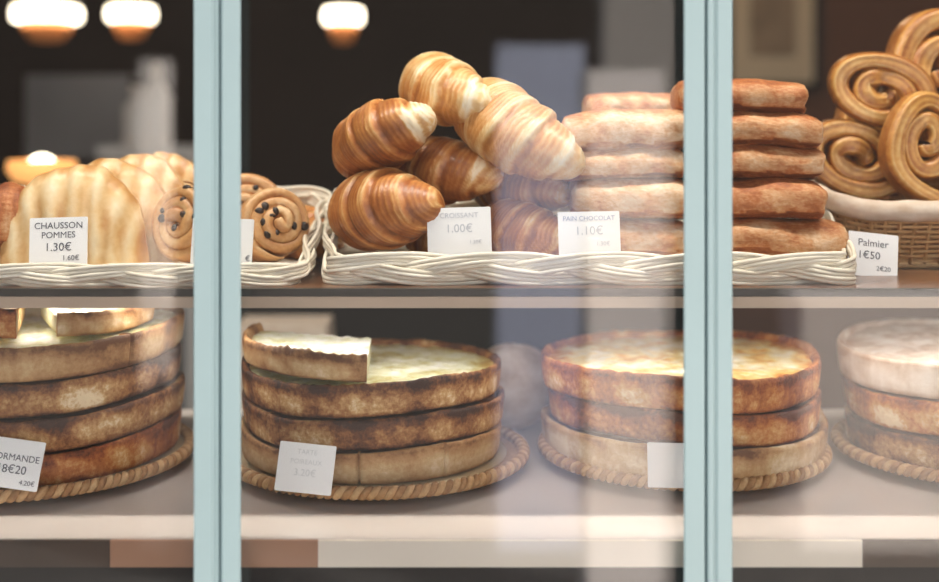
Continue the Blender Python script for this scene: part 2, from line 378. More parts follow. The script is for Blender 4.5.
def chausson(c, Wd, Hh, Th, rz, lean, seed, label):
    b = MB(); na, nr = 72, 16
    def pt(i, j, sgn):
        a = PI*i/na; q = j/nr
        edge = 1 + 0.006*math.sin(a*21+seed) + 0.05*nz(a*2+seed)
        x = Wd/2*q*math.cos(a)*edge; z = Hh*q*(math.sin(a)**0.8 if 0 < i < na else 0)*edge
        th = Th/2*(max(0, 1 - q**3.2))**0.55*(0.75 + 0.25*math.sin(a)) + 0.004
        ux = q*math.cos(a); rib = math.sin(25*ux*(1 - 0.30*q*math.sin(a)) + 1.5*nz(ux*2, q*2, seed) + seed); rib = math.copysign(abs(rib)**0.6, rib)
        th += 0.0017*rib*min(1, q*2.5)*(1 if q < 0.95 else 0.3)
        tv = 0.62 + 0.13*rib + 0.30*nz(a*3, q*4, seed) - 0.28*max(0, q-0.82)/0.18
        return (x, sgn*th, z), tv
    for sgn in (-1, 1):
        R = [[pt(i, j, sgn) for j in range(nr+1)] for i in range(na+1)]
        b.grid([[p[0] for p in r] for r in R], [[p[1] for p in r] for r in R])
    # curved edge and base strip
    R = [[pt(i, nr, s) for s in (-1, 1)] for i in range(na+1)]
    b.grid([[p[0] for p in r] for r in R], [[0.4]*2 for r in R])
    line = [(0, j) for j in range(nr, -1, -1)] + [(na, j) for j in range(1, nr+1)]
    b.grid([[pt(i, j, s)[0] for s in (-1, 1)] for i, j in line], [[0.4]*2 for _ in line])
    o = b.build('apple_turnover', M['chausson'], loc=c, rot=(lean, 0, rz))
    return tag(o, label, 'turnover', 'apple turnovers in the left basket')
zl = lambda px, D, py: P(px, py, D)
CH = [((76,1.190),0.138,0.098,0.050,0.10,1,'frontmost plump apple turnover, behind the card with its name and price'),
      ((110,1.240),0.136,0.102,0.042,-0.20,2,'second apple turnover, leaning just behind the frontmost one'),
      ((137,1.284),0.132,0.106,0.038,-0.22,3,'third apple turnover in the row, pale edge showing behind the second'),
      ((163,1.326),0.124,0.106,0.036,-0.22,4,'rearmost apple turnover of the row, nearest the left post')]
for (px, D), wd_, hh_, th_, rz_, sd, lab in CH:
    q = P(px, 200, D); q.z = ZU + 0.0065
    chausson(q, wd_, hh_, th_, rz_, -0.06, sd, lab)

def raisin_roll(c, R, rx, rz, seed, label):
    rt = empty('raisin_roll', c, (rx, 0, rz))
    b = MB(); pts = []; turns = 3.1; n = 190
    for i in range(n+1):
        q = i/n; th = 2*PI*turns*q + seed; r = R*(0.07 + 0.80*q**0.9)
        pts.append((r*math.cos(th), 0.005*nz(th*0.7, seed) - 0.012*(1-q)*0.8, r*math.sin(th)))
    def sec(i):
        q = i/n; w = R*0.168*(0.95 + 0.2*nz(q*14, seed)); h = 0.0145*(1 + 0.2*nz(q*10, seed+3))
        if q > 0.95: w *= max(0.15, (1-q)/0.05); 
        return [(w*math.copysign(abs(math.cos(t))**0.7, math.cos(t)), h*math.copysign(abs(math.sin(t))**0.5, math.sin(t))) for t in [2*PI*k/14 for k in range(14)]]
    b.sweep(pts, sec, up=Vector((0,1,0)), tone=lambda i, j: 0.52 + 0.32*nz(i*0.05+seed, j*0.4) + (0.1 if j in (10, 11) else 0) - (0.22 if j in (0, 7) else 0))
    b.build('spiral_dough', M['raisin_roll'], rt)
    rnd = random.Random(seed)
    for k in range(9):
        th = rnd.random()*6.28; r = R*rnd.uniform(0.2, 0.76)
        m = MB(); m.ball((r*math.cos(th), -0.0132 - 0.009*(1-r/R), r*math.sin(th)), (rnd.uniform(.003,.0055), 0.0032, rnd.uniform(.0028,.0045)), 10)
        m.build('raisin', M['raisin'], rt)
    return tag(rt, label, 'pastry', 'raisin rolls in the left basket')
raisin_roll(P(190,222,1.205), 0.043, -0.2, -0.5, 1.0, 'raisin roll half hidden behind the left edge of the left post')
raisin_roll(P(247,216,1.262), 0.043, -0.25, 0.15, 2.4, 'raisin roll showing just right of the left post, behind the sliver of card')
raisin_roll(P(274,226,1.205), 0.039, -0.3, 0.5, 4.1, 'raisin roll against the raised wicker end of the left basket')

def palmier(c, R, rx, ry, rz, seed, label):
    cxl, czl, ro = 0.52*R, 0.18*R, 0.60*R
    half = []; turns = 1.9; n = 130
    a_end = -0.62
    for i in range(n+1):
        q = i/n; th = a_end + 2*PI*turns*(1-q); r = ro*(0.10 + 0.90*q**0.9)
        half.append(Vector((cxl + r*math.cos(th)*0.86, 0.006*nz(q*6, seed), czl + r*math.sin(th)*(1.25 + 0.1*nz(q*3, seed)))))
    e = half[-1]; tip = Vector((0.0, 0, -0.70*R))
    d1 = Vector((-0.25, 0, -1))
    for k in range(1, 13):
        q = k/12; p1 = e + Vector((-0.20*R, 0, -0.40*R)); 
        half.append((1-q)**2*e + 2*q*(1-q)*p1 + q*q*tip)
    left = [Vector((-p.x, p.y + 0.002, p.z)) for p in reversed(half[:-1])]
    pts = half + left; N = len(pts)
    b = MB()
    def sec(i):
        q = abs(2*i/(N-1) - 1); w = R*0.150*(1 + 0.30*nz(i*0.08, seed)); h = R*0.24*(1 + 0.30*nz(i*0.06, seed+5))
        out = []
        for k in range(28):
            t = 2*PI*k/28; c_, s_ = math.cos(t), math.sin(t)
            x = w*math.copysign(abs(c_)**0.7, c_); y = h*math.copysign(abs(s_)**0.45, s_)
            y += math.copysign(0.0016, s_)*math.cos(x/w*11 + nz(i*0.05, seed)*3)*abs(s_)          # edges of the layers
            out.append((x, y))
        return out
    def tone(i, k):
        t = 2*PI*k/28; x = math.copysign(abs(math.cos(t))**0.7, math.cos(t))
        return 0.46 + 0.30*nz(i*0.05+seed, k*0.3) + 0.14*math.cos(x*11 + nz(i*0.05, seed)*3)*abs(math.sin(t)) - (0.2 if abs(x) > 0.93 else 0)
    b.sweep(pts, sec, up=Vector((0,1,0)), tone=tone)
    o = b.build('palmier', M['palmier'], loc=c, rot=(rx, ry, rz))
    return tag(o, label, 'palmier', 'palmiers in the tan basket')
palmier(P(878,128,1.292), 0.066, 0.12, -1.22, -0.22, 1, 'glossy palmier at the left of the tan basket, one round curl turned outward')
palmier(P(952,160,1.256), 0.064, -0.12, 0.25, 0.10, 3, 'front palmier of the tan basket beside the left one, concentric curls showing')
palmier(P(970,88,1.325), 0.080, -0.05, 0.12, 0.15, 4, 'tallest palmier standing upright at the top of the tan basket')
palmier(P(905,140,1.352), 0.066, -0.05, 0.30, 0.05, 6, 'palmier at the back of the tan basket, glimpsed between the other three')

# ------------------------------------------------------------------ wicker baskets
def loop_rect(x0, x1, y0, y1, r, n, flare=0.0):
    """rounded rectangle, counter-clockwise from the front left corner, resampled evenly to n points"""
    pts = []
    def arc(cx, cy, a0):
        for k in range(13): a = a0 + PI/2*k/12; pts.append((cx + r*math.cos(a), cy + r*math.sin(a)))
    arc(x0+r, y0+r, PI); arc(x1-r, y0+r, -PI/2); arc(x1+flare-r, y1-r, 0); arc(x0-flare+r, y1-r, PI/2)
    return resample(pts, n)
def resample(pts, n):
    pts = pts + [pts[0]]; d = [0]
    for a, b in zip(pts, pts[1:]): d.append(d[-1] + math.dist(a, b))
    out = []; k = 0
    for i in range(n):
        s = d[-1]*i/n
        while d[k+1] < s: k += 1
        q = (s - d[k])/max(1e-9, d[k+1]-d[k]); out.append((pts[k][0] + (pts[k+1][0]-pts[k][0])*q, pts[k][1] + (pts[k+1][1]-pts[k][1])*q))
    return out
def basket(label, loop, zrim, zfloor, inset, mat, group=None, A=0.0088, rr=0.0021, nrod=4, lam=0.30, weave_rows=4, stakes=60, rim=True):
    n = len(loop); per = sum(math.dist(loop[i], loop[(i+1) % n]) for i in range(n))
    rt = empty('wicker_basket', (0,0,0))
    cx = sum(p[0] for p in loop)/n; cy = sum(p[1] for p in loop)/n
    nor = []
    for i in range(n):
        a, c = loop[i-1], loop[(i+1) % n]; t = Vector((c[0]-a[0], c[1]-a[1], 0)).normalized(); nor.append(Vector((t.y, -t.x, 0)))
    waves = max(3, round(per/lam))
    if rim:
        b = MB()
        for k in range(3):
            for j in range(nrod):
                pts = []
                for i in range(n):
                    ph = 2*PI*waves*i/n + 2*PI*k/3
                    z = zrim(*loop[i]) + A*math.sin(ph) + (j-(nrod-1)/2)*rr*1.85*(0.75+0.25*abs(math.cos(ph)))
                    off = 0.0052*math.sin(2*ph) + 0.0006*math.sin(j*2.1+i*0.1)
                    pts.append(Vector((loop[i][0], loop[i][1], z)) + nor[i]*off)
                b.tube(pts, rr, closed=True, n=7, tone=lambda i, jj, j=j, k=k: 0.48 + 0.10*math.sin(j*3+k*2) + 0.12*nz(i*0.03, j, k))
        b.build('braided_rim', mat, rt)
    # woven sides: weavers go in and out round the stakes
    b = MB(); wall = lambda i, q: Vector((loop[i][0], loop[i][1], 0)) - nor[i]*(inset*q) + Vector((0,0, zrim(*loop[i])*(1-q) + zfloor(*loop[i])*q))
    for r in range(weave_rows):
        q = (r+0.6)/(weave_rows+0.2)
        b.tube([wall(i, q) + nor[i]*(0.0018*math.cos(PI*stakes*i/n + PI*r)) for i in range(n)], 0.0019, closed=True, n=6, tone=lambda i, j: 0.5 + 0.15*nz(i*0.2, r))
    for s in range(stakes):
        i = int(s*n/stakes); b.tube([wall(i, q/5*0.98+0.01) for q in range(6)], 0.0018, n=6, up=Vector((0.3,0.4,0.1)))
    b.build('wicker_weave', mat, rt)
    b = MB(); rows = []
    for k in (0, 1): rows.append([(loop[i][0]-nor[i].x*inset, loop[i][1]-nor[i].y*inset, zfloor(*loop[i]) - 0.004*k) for i in range(n)])
    b.grid(rows, cv=True, cap0=True, cap1=True); b.build('base', mat, rt)
    return tag(rt, label, 'basket', group)
YB0, YB1 = -0.137, 0.105
zr = lambda x, y: CAMZ - 0.1325 + 0.050*max(0, (y - YB0 - 0.02)/(YB1 - YB0))
zf = lambda x, y: ZU + 0.0045 + 0.020*max(0, (y - YB0)/(YB1 - YB0))
GB = 'white braided wicker baskets on the upper shelf'
basket('long white wicker basket with plaited rim, holding croissants and chocolate rolls', loop_rect(-0.127, 0.345, YB0, YB1, 0.022, 560, 0.020), zr, zf, 0.006, M['wicker_white'], GB)
zrl = lambda x, y: CAMZ - 0.1385 + 0.056*max(0, (y + 0.122)/0.227)
basket('white wicker basket left of the left post, plaited rim and raised end, holding turnovers', loop_rect(-0.62, -0.152, -0.1435, YB1, 0.030, 560, 0.0), zrl, lambda x, y: ZU+0.0045, 0.006, M['wicker_white'], GB, A=0.0062, rr=0.0019)
# tan oval basket with thick whitish rim
lo = loop_rect(0.360, 0.78, -0.030, 0.118, 0.072, 420, 0.004)
zr2 = lambda x, y: CAMZ - 0.092 + 0.026*min(1, max(0, (y+0.02)/0.12))
tb = basket('tan woven oval basket with thick whitish rim, full of palmiers', lo, zr2, lambda x, y: ZU+0.0045, 0.018, M['wicker_tan'], None, weave_rows=10, stakes=70, rim=False)
b = MB(); 
b.sweep([(x, y, zr2(x, y)+0.003) for x, y in lo], lambda i: [((0.0085+0.001*nz(i*.15))*math.cos(t), (0.0105+0.0012*nz(i*.12, 4))*math.sin(t)) for t in [2*PI*k/14 for k in range(14)]], closed=True, tone=lambda i, j: 0.5+0.3*nz(i*0.1, j*0.6))
o = b.build('wrapped_rim', M['flour'], tb); o['label'] = 'thick whitish wrapped rim'

# ------------------------------------------------------------------ straw trays, cake boards and tarts
def tray(cx, cy, R, label, seed):
    R -= 0.0065
    rt = empty('straw_tray', (cx, cy, ZL), (0,0,seed))
    b = MB(); prof = [(0.0005, 0.0)] + [(0.105, 0.0), (0.115, 0.003), (R-0.012, 0.0085), (R-0.004, 0.011)]
    top = []
    nn = 40
    for k in range(nn+1):
        r = (R-0.004)*(1 - k/nn); z = 0.0105 + 0.0025*max(0, r-0.115)/(R-0.119) + 0.0009*math.sin(k*PI)
        top.append((max(r, 0.0005), z + (0.0008 if k % 2 else -0.0002)))
    b.lathe(prof + top, 72); b.build('coiled_base', M['wicker_grey'], rt)
    for ring, (rad, zz, rs, ro, tw) in enumerate(((R, 0.0150, 0.0036, 0.0029, round(2*PI*R/0.0150)),)):
        b = MB()
        for s in range(2):
            pts = []; n = tw*14
            for i in range(n):
                a = 2*PI*i/n; ph = a*tw + PI*s
                r = rad + ro*math.cos(ph); pts.append((r*math.cos(a), r*math.sin(a), zz + ro*math.sin(ph)))
            b.tube(pts, rs, closed=True, n=8, tone=lambda i, j, s=s: 0.58 + 0.22*nz(i*0.11, s) + (0.13 if s else -0.13))
        b.build('rope_rim', M['wicker_grey'], rt)
    return tag(rt, label, 'tray', 'round straw trays under the tarts')
def cake_board(cx, cy, R, label):
    b = MB(); b.lathe([(0.0005,0),(R,0),(R+0.0006,0.0008),(R,0.0016),(0.0005,0.0016)], 96)
    o = b.build('cake_board', M['board'], loc=(cx, cy, ZL+0.0135)); return tag(o, label, 'cake board', 'thin cake boards under the tarts')

def tart(cx, cy, z, R, h, seed, crust, fill, label, group, a0=0.0, a1=2*PI, cuts=(), warp=0.003, lip=0.0022, ws=0.0, flat=False, pale=0.0, dome=0.0, rot=0.0, tfill=0.5, cat='tart', rough=1.0):
    rt = empty('tart', (cx, cy, z), (0, 0, rot))
    full = a1 - a0 > 2*PI - 1e-6; cuts = [c % (2*PI) for c in cuts]
    ang = [a0 + (a1-a0)*k/170 for k in range(170 if full else 171)]
    for c in cuts: ang += [c-0.013, c-0.0075, c, c+0.0075, c+0.013]
    ang = sorted(ang)
    wp = lambda a, r: warp*(r/R)*(math.sin(a*2+ws) + 0.6*math.sin(3*a+ws*2) + 0.5*math.cos(a+ws))
    ri = 0.2 if full else 0.93
    b = MB(); rows, tn = [], []
    for a in ang:
        near = min([abs(a-c) for c in cuts], default=9)
        g = 1 - (0.06 if near < 0.0076 else 0) + rough*(0.024*nz(math.cos(a)*2.0+seed, math.sin(a)*2.0, 1) + 0.005*nz(math.cos(a)*17+seed, math.sin(a)*17, 2))
        lp = lip*(1 + 0.5*nz(math.cos(a)*3+seed, math.sin(a)*3, 4)*rough + 0.45*nz(math.cos(a)*22+seed, math.sin(a)*22, 4)*rough)
        w = wp(a, R); low = 0.42*rough*nz(math.cos(a)*3.5, math.sin(a)*3.5, seed) + 0.18*rough*nz(math.cos(a)*14, math.sin(a)*14, seed) + pale
        pr = [(R*ri, 0.0015, .4), (R*0.95*g, 0.0012, .22), (R*0.975*g, 0.003, .30), (R*0.985*g, h*0.22, .52), (R*0.991*g, h*0.45, .60), (R*0.995*g, h*0.66, .52), (R*0.999*g, h*0.84, .30), (R*1.0*g, h*0.96, .12),
              (R*0.995*g, h+lp*0.7, .18), (R*0.980*g, h+lp, .34), (R*0.955*g, h+lp*0.55, .34), (R*0.935*g, h-0.003, .3), (R*0.93*g, h-0.008, .3), (R*ri, h-0.008, .3)]
        rows.append([((r*math.cos(a)), r*math.sin(a), zz + w*(zz/h if flat else 1) + (rough*0.0012*nz(a*5, k, seed) if 2 < k < 11 else 0)) for k, (r, zz, t) in enumerate(pr)])
        tn.append([t + low + 0.42*rough*nz(math.cos(a)*6+k*0.35, math.sin(a)*6, seed+9) for k, (r, zz, t) in enumerate(pr)])
    b.grid(rows, tn, cu=full, cv=True, cap0=not full, cap1=not full)
    b.build('crust', crust, rt)
    # filling
    b = MB(); rows, tn = [], []; nr = 34
    for a in ang:
        row, tr = [], []
        for k in range(nr+1):
            r = max(0.0004, R*(0.945 if full else 0.925)*k/nr); q = k/nr
            x, y = r*math.cos(a), r*math.sin(a)
            bump = 0.0022*nz(x*70+seed, y*70, 1) + 0.0013*nz(x*190, y*190, seed)
            zz = h - 0.0025 + dome*(1-q*q) + (bump if rough else 0)
            row.append((x, y, zz + wp(a, r)))
            tr.append(tfill + 0.42*nz(x*30+seed, y*30, 3) + 0.32*nz(x*100+seed, y*100, 3) - 0.35*max(0, q-0.80)/0.2)
        if not full:
            for k in range(nr, -1, -3): r = max(0.0004, R*0.94*k/nr); row.append((r*math.cos(a), r*math.sin(a), 0.0025 if k else 0.0025)); tr.append(0.55)
        rows.append(row); tn.append(tr)
    b.grid(rows, tn, cu=full)
    if not full:
        m = len(rows[0])
        for r in (rows[0], rows[-1]):
            # cut faces: fan of strips from the top line to the bottom line
            topl = r[:nr+1]; rr = []; tt = []
            for s in range(9):
                q = s/8
                rr.append([(p[0] + 0.0008*nz(p[0]*300, q*9), p[1] + 0.0008*nz(p[1]*300, q*7), p[2]*(1-q) + 0.0025*q) for p in topl]); tt.append([0.30 + 0.35*math.sin(PI*q)**0.5 + 0.1*nz(p[0]*90, p[1]*90, q*3) for p in topl])
            b.grid(rr, tt)
    b.build('filling', fill, rt)
    return tag(rt, label, cat, group)

ZP = ZL + 0.0153
# tray 2: left of centre
x2, y2 = (372-CX)/F*1.25, 0.0
TR = [((30-CX)/F*1.25, 0.0, 0.163, 'straw tray at far left under the tallest tart stack', 0.3),
      ((378-CX)/F*1.25, 0.0, 0.152, 'straw tray right of the left post, under the green-white topped stack', 1.1),
      (0.216, 0.02, 0.147, 'straw tray behind the right post, under three tarts', 2.0),
      (0.520, 0.02, 0.148, 'straw tray at far right, under the floury-topped tarts', 2.7)]
for t in TR: tray(*t)
x1 = TR[0][0]
cake_board(x1, 0, 0.150, 'thin shiny board under the tallest stack at far left'); cake_board(x2, 0, 0.134, 'thin shiny board under the stack with the green-white tart')
cake_board(0.216, 0.02, 0.140, 'thin shiny board under the stack behind the right post')

T1, T2, T3, T4 = 'tarts stacked at far left', 'tarts stacked right of the left post', 'tarts stacked behind the right post', 'tarts stacked at far right'
h = 0.0325
tart(x1, 0, ZP, 0.147, h*0.93, 1.3, M['crust_orange'], M['brown_fill'], 'bottom tart of the far-left stack, beside the cut-off price card', T1, flat=True, ws=1.0, pale=0.02, warp=0.0025)
tart(x1+.003, 0, ZP+h, 0.148, h*0.93, 2.2, M['crust'], M['brown_fill'], 'second tart from the bottom of the far-left stack, blistered brown', T1, ws=1.0, warp=0.0025)
tart(x1, 0, ZP+2*h, 0.147, h*0.93, 3.7, M['crust'], M['brown_fill'], 'third tart up in the far-left stack, tan with a dark band below', T1, ws=1.0, pale=0.05, warp=0.0025)
tart(x1+.002, 0, ZP+3*h, 0.150, h*0.95, 4.6, M['crust_pale'], M['green_fill'], 'top whole tart of the far-left stack, pale side and ragged bright edge', T1, ws=1.0, cuts=(-0.62,), warp=0.0025, tfill=0.7)
zt = ZP + 4*h
tart(x1-.004, -.002, zt+.002, 0.138, 0.026, 5.1, M['crust_orange'], M['cut'], 'orange slice lying on the far-left tart stack, at the picture edge', T1, a0=PI*1.05, a1=PI*1.59, cat='tart slice', tfill=0.7, pale=0.35)
tart(x1+.012, -.004, zt+.002, 0.122, 0.021, 6.2, M['crust_pale'], M['green_fill'], 'pale cream slice on the far-left tart stack, nearer the left post', T1, a0=-1.12, a1=-0.18, cat='tart slice', tfill=0.75)

h = 0.030
tart(x2, 0, ZP, 0.130, h*0.95, 11.3, M['crust_pale'], M['brown_fill'], 'bottom tart of the stack right of the left post, biscuit-pale with knife cuts', T2, ws=2.6, cuts=(-1.585,-2.2,-0.95), warp=0.0025, flat=True, pale=0.10, rough=0.5)
tart(x2+.002, 0.002, ZP+h, 0.131, h*0.93, 12.9, M['crust'], M['brown_fill'], 'second tart up beside the left post, orange-brown with one cut', T2, ws=2.6, cuts=(-2.35,), warp=0.0025)
tart(x2, 0, ZP+2*h, 0.129, h*0.95, 14.2, M['crust'], M['green_fill'], 'whole tart with creamy green-white top, below a thick cut slice', T2, ws=2.6, warp=0.0025, lip=0.0035, tfill=0.62)
w_ = tart(x2-.001, -.003, ZP+3*h+.0015, 0.127, 0.0225, 15.8, M['crust_pale'], M['green_fill'], 'thick cut slice lying on the green-white tart by the left post', T2, a0=PI*0.90, a1=PI*1.515, lip=0.005, warp=0.001, cat='tart slice', tfill=0.8)
w_.rotation_euler = (0, 0.025, 0)
x3, y3 = 0.216, 0.02
tart(x3, y3, ZP, 0.143, h*1.0, 21.5, M['crust_pale'], M['brown_fill'], 'bottom tart behind the right post, pale wavy crust', T3, flat=True, ws=0.4, warp=0.0025, pale=0.05)
tart(x3+.002, y3, ZP+h*1.00, 0.136, h*1.0, 22.4, M['crust_orange'], M['brown_fill'], 'middle tart behind the right post, narrower and dark brown', T3, ws=0.4, warp=0.0025, pale=-0.1)
tart(x3-.004, y3, ZP+h*2.05, 0.140, h*1.0, 23.1, M['crust_orange'], M['orange_fill'], 'top tart behind the right post, white glazed with browned orange patches', T3, ws=0.4, warp=0.0025, lip=0.004, tfill=0.62, dome=0.002)
x4, y4 = 0.520, 0.02
tart(x4, y4, ZP-.0018, 0.134, h*1.05, 31.5, M['crust'], M['brown_fill'], 'bottom tart of the far-right stack, golden brown', T4, flat=True, ws=4.0, warp=0.0025)
tart(x4+.002, y4, ZP+h*1.1, 0.138, h*1.05, 32.4, M['crust_orange'], M['brown_fill'], 'middle tart of the far-right stack, pale upper edge over orange-brown side', T4, ws=4.0, warp=0.0025)
tart(x4-.001, y4, ZP+h*2.25, 0.139, h*1.1, 33.1, M['flour'], M['flour'], 'top tart of the far-right stack, thick and floury white', T4, ws=4.0, warp=0.0025, lip=0.002, dome=0.004, tfill=0.55)

# pale round loaf standing behind the leek tart stack
c = P(512, 410, 1.40); b = MB(); rows, tn = [], []
for i in range(25):
    th = PI*i/24*0.97 + 0.04; rows.append([]); tn.append([])
    for k in range(40):
        a = 2*PI*k/40; g = 1 + 0.05*nz(math.cos(a)*2, math.sin(a)*2, th)
        rows[-1].append((0.050*math.sin(th)*math.cos(a)*g, 0.05*math.sin(th)*math.sin(a)*g, -0.047*math.cos(th)*g)); tn[-1].append(0.4 + 0.3*nz(a, th*3))
b.grid(rows, tn, cv=True, cap0=True, cap1=True)
tag(b.build('round_loaf', M['flour'], loc=(c.x, c.y, ZL+0.047)), 'pale blurred loaf behind the right edge of the stack beside the left post', 'loaf')

# ------------------------------------------------------------------ price cards
def text_mesh(body, size, m, parent, x, z, name='lettering', align='CENTER'):
    cu = bpy.data.curves.new('t', 'FONT'); cu.body = body; cu.size = size; cu.extrude = 0.00012; cu.align_x = align; cu.align_y = 'CENTER'; cu.resolution_u = 3
    to = bpy.data.objects.new('t', cu); C.objects.link(to)
    dg = bpy.context.evaluated_depsgraph_get(); dg.update()
    me = bpy.data.meshes.new_from_object(to.evaluated_get(dg)); bpy.data.objects.remove(to); bpy.data.curves.remove(cu)
    me.name = name; me.materials.clear(); me.materials.append(m)
    o = bpy.data.objects.new(name, me); C.objects.link(o); o.parent = parent
    o.location = (x, -0.00075, z); o.rotation_euler = (PI/2, 0, 0)
    return o
def card(px0, px1, py0, py1, D, tilt, lean, lines, label, yaw=0.0):
    """lines: (text, height fraction of card, x fraction, y fraction, ink)"""
    c = P((px0+px1)/2, py1, D); w = (px1-px0)/F*D; hh = (py1-py0)/F*D/math.cos(lean)
    b = MB(); pts = []; r = 0.0012
    for cx_, cz_, a0 in ((w/2-r, r, -PI/2), (w/2-r, hh-r, 0), (-w/2+r, hh-r, PI/2), (-w/2+r, r, PI)):
        for k in range(5): a = a0 + PI/2*k/4; pts.append((cx_ + r*math.cos(a), cz_ + r*math.sin(a)))
    b.grid([[(x, y, z) for x, z in pts] for y in (-0.0006, 0.0006)], cv=True, cap0=True, cap1=True)
    o = b.build('price_card', M['card'], smooth=False)
    for t, fs, fx, fz, ink in lines: text_mesh(t, hh*fs, M[ink], o, w*(fx-0.5), hh*(1-fz))
    o.location = c; o.rotation_euler = Matrix.Rotation(yaw, 3, 'Z').to_euler()
    o.matrix_world = Matrix.Translation(c) @ Matrix.Rotation(yaw, 4, 'Z') @ Matrix.Rotation(-lean, 4, 'X') @ Matrix.Rotation(tilt, 4, 'Y')
    return tag(o, label, 'price card', 'white price cards')
card(29, 87, 218, 270, 1.133, -0.03, 0.15, [('CHAUSSON',0.175,0.5,0.16,'ink'),('POMMES',0.17,0.5,0.34,'ink'),('1.30€',0.22,0.5,0.57,'ink'),('1.60€',0.14,0.72,0.78,'ink')], 'white price card for apple turnovers, CHAUSSON POMMES 1.30€')
card(190, 251.5, 219, 268, 1.135, 0.03, 0.15, [('€',0.16,0.93,0.80,'ink')], 'white price card almost wholly behind the left post')
card(428, 492, 208, 256, 1.133, -0.03, 0.15, [('CROISSANT',0.15,0.5,0.17,'ink_pale'),('1.00€',0.24,0.5,0.44,'ink_pale'),('1.20€',0.11,0.75,0.72,'ink_pale')], 'white price card with faint lettering in front of the croissants')
card(559, 621, 212, 258, 1.133, -0.02, 0.15, [('PAIN CHOCOLAT',0.14,0.5,0.15,'ink_blue'),('1.10€',0.26,0.5,0.42,'ink_pale'),('1.30€',0.13,0.72,0.70,'ink_pale')], 'white price card with pale blue lettering, below the chocolate rolls')
card(847, 897, 234, 277, 1.180, 0.11, 0.25, [('Palmier',0.23,0.5,0.24,'ink'),('1€50',0.24,0.42,0.52,'ink'),('2€20',0.15,0.72,0.80,'ink')], 'tilted price card reading Palmier before the tan basket', 0.0)
card(-24, 37, 441, 488, 1.090, 0.13, 0.22, [('NORMANDE',0.19,0.53,0.38,'ink'),('18€20',0.24,0.52,0.62,'ink'),('4.20€',0.14,0.82,0.86,'ink')], 'grey-lettered price card cut by the left picture edge, below the tallest stack')
card(274, 331, 446, 493, 1.098, 0.10, 0.22, [('TARTE',0.14,0.5,0.18,'ink_ghost'),('POIREAUX',0.14,0.5,0.38,'ink_ghost'),('3.20€',0.2,0.5,0.60,'ink_ghost')], 'white price card with very faint lettering on the tray right of the left post')
card(648, 702, 446, 488, 1.112, 0.02, 0.28, [], 'blank white card half behind the right post, on the tarts’ tray'.replace('’', "'"))

# ------------------------------------------------------------------ shop behind the display (out of focus)
def lamp(px, py, D, wpx, hpx, label, drop=True):
    c = P(px, py, D); w = wpx/F*D/2; hh = hpx/F*D
    rt = empty('pendant_lamp', c)
    b = MB(); b.lathe([(0.001, -hh/2), (w*0.97, -hh/2), (w, -hh/4), (w, hh/4), (w*0.95, hh/2), (0.001, hh/2)], 36); o = b.build('glowing_shade', M['lamp'], rt); o['label'] = 'bright warm white glass'
    b = MB(); b.lathe([(0.001, -hh*2.0), (w*0.45, -hh*1.9), (w*0.7, -hh*1.2), (w*0.75, -hh*0.52), (0.001, -hh*0.52)], 36); o = b.build('amber_bowl', M['lamp_orange'], rt); o['label'] = 'amber glass bowl under the shade'
    b = MB(); b.tube([(0,0,hh/2), (0,0,2.75-c.z)], 0.006, up=Vector((1,0,0))); b.build('cord', M['dark'], rt)
    return tag(rt, label, 'lamp', 'glowing pendant lamps in the shop')
lamp(47, 14, 3.6, 66, 14, 'glowing pendant lamp nearest the left edge of the picture'); lamp(131, 14, 3.9, 46, 13, 'glowing pendant lamp left of the left post')
lamp(343, 16, 3.7, 38, 14, 'glowing pendant lamp above the croissants, seen right of the left post')
# low lamp behind the turnovers
c = P(42, 166, 2.2); rt = empty('table_lamp', c)
b = MB(); b.ball((0,0,0.0), (0.024,0.024,0.020), 20); b.build('glowing_globe', M['lamp'], rt)
b = MB(); b.lathe([(0.02,-0.034),(0.048,-0.026),(0.060,-0.006),(0.058,0.010),(0.052,0.010),(0.050,-0.006),(0.03,-0.022),(0.02,-0.026)], 32); b.build('amber_collar', M['lamp_amber'], rt)
b = MB(); b.lathe([(0.07,-c.z+CAMZ-0.56),(0.07,-c.z+CAMZ-0.54),(0.012,-c.z+CAMZ-0.52),(0.012,-0.03),(0.02,-0.025)], 24); b.build('stand', M['copper'], rt)
tag(rt, 'low glowing amber lamp behind the apple turnovers', 'lamp')
# back counter, coffee machine, bottles
b = MB(); b.box((-2.3,2.25,0),(-0.95,2.8,0.90)); b.box((-2.32,2.22,0.90),(-0.93,2.82,0.92)); o = b.build('counter', M['dark'], smooth=False); tag(o, 'dark counter at the back left of the shop, under the coffee machine', 'counter')
cm = empty('coffee_machine', (-1.13, 2.55, 0.92))
b = MB(); b.box((-0.14,-0.2,0.0),(0.14,0.2,0.06)); b.box((-0.14,0.02,0.06),(0.14,0.2,0.42)); b.build('body', M['steel'], cm, smooth=False)
b = MB(); b.box((-0.15,-0.2,0.42),(0.15,0.2,0.66)); b.build('head', M['steel'], cm, smooth=False)
for s in (-0.07, 0.07):
    b = MB(); b.lathe([(0.02,0.36),(0.032,0.37),(0.032,0.42),(0.02,0.42)], 20, s, -0.08); b.build('spout', M['steel'], cm)
tag(cm, 'blurred grey metal coffee machine behind the left pane', 'coffee machine')
for k, (px, lab) in enumerate(((137,'white bottle on the ledge left of the left post'),(157,'paler white bottle closest to the left post'))):
    c = P(px, 146, 3.3); b = MB(); hb = 0.16 + 0.06*k
    b.lathe([(0.001,0),(0.034,0),(0.036,0.01),(0.036,hb*0.62),(0.014,hb*0.8),(0.013,hb),(0.001,hb)], 24)
    tag(b.build('bottle', M['porcelain'], loc=c), lab, 'bottle', 'white bottles on the ledge')
x0, x1_ = P(104,0,3.3).x, P(208,0,3.3).x; zz = P(0,146,3.3).z
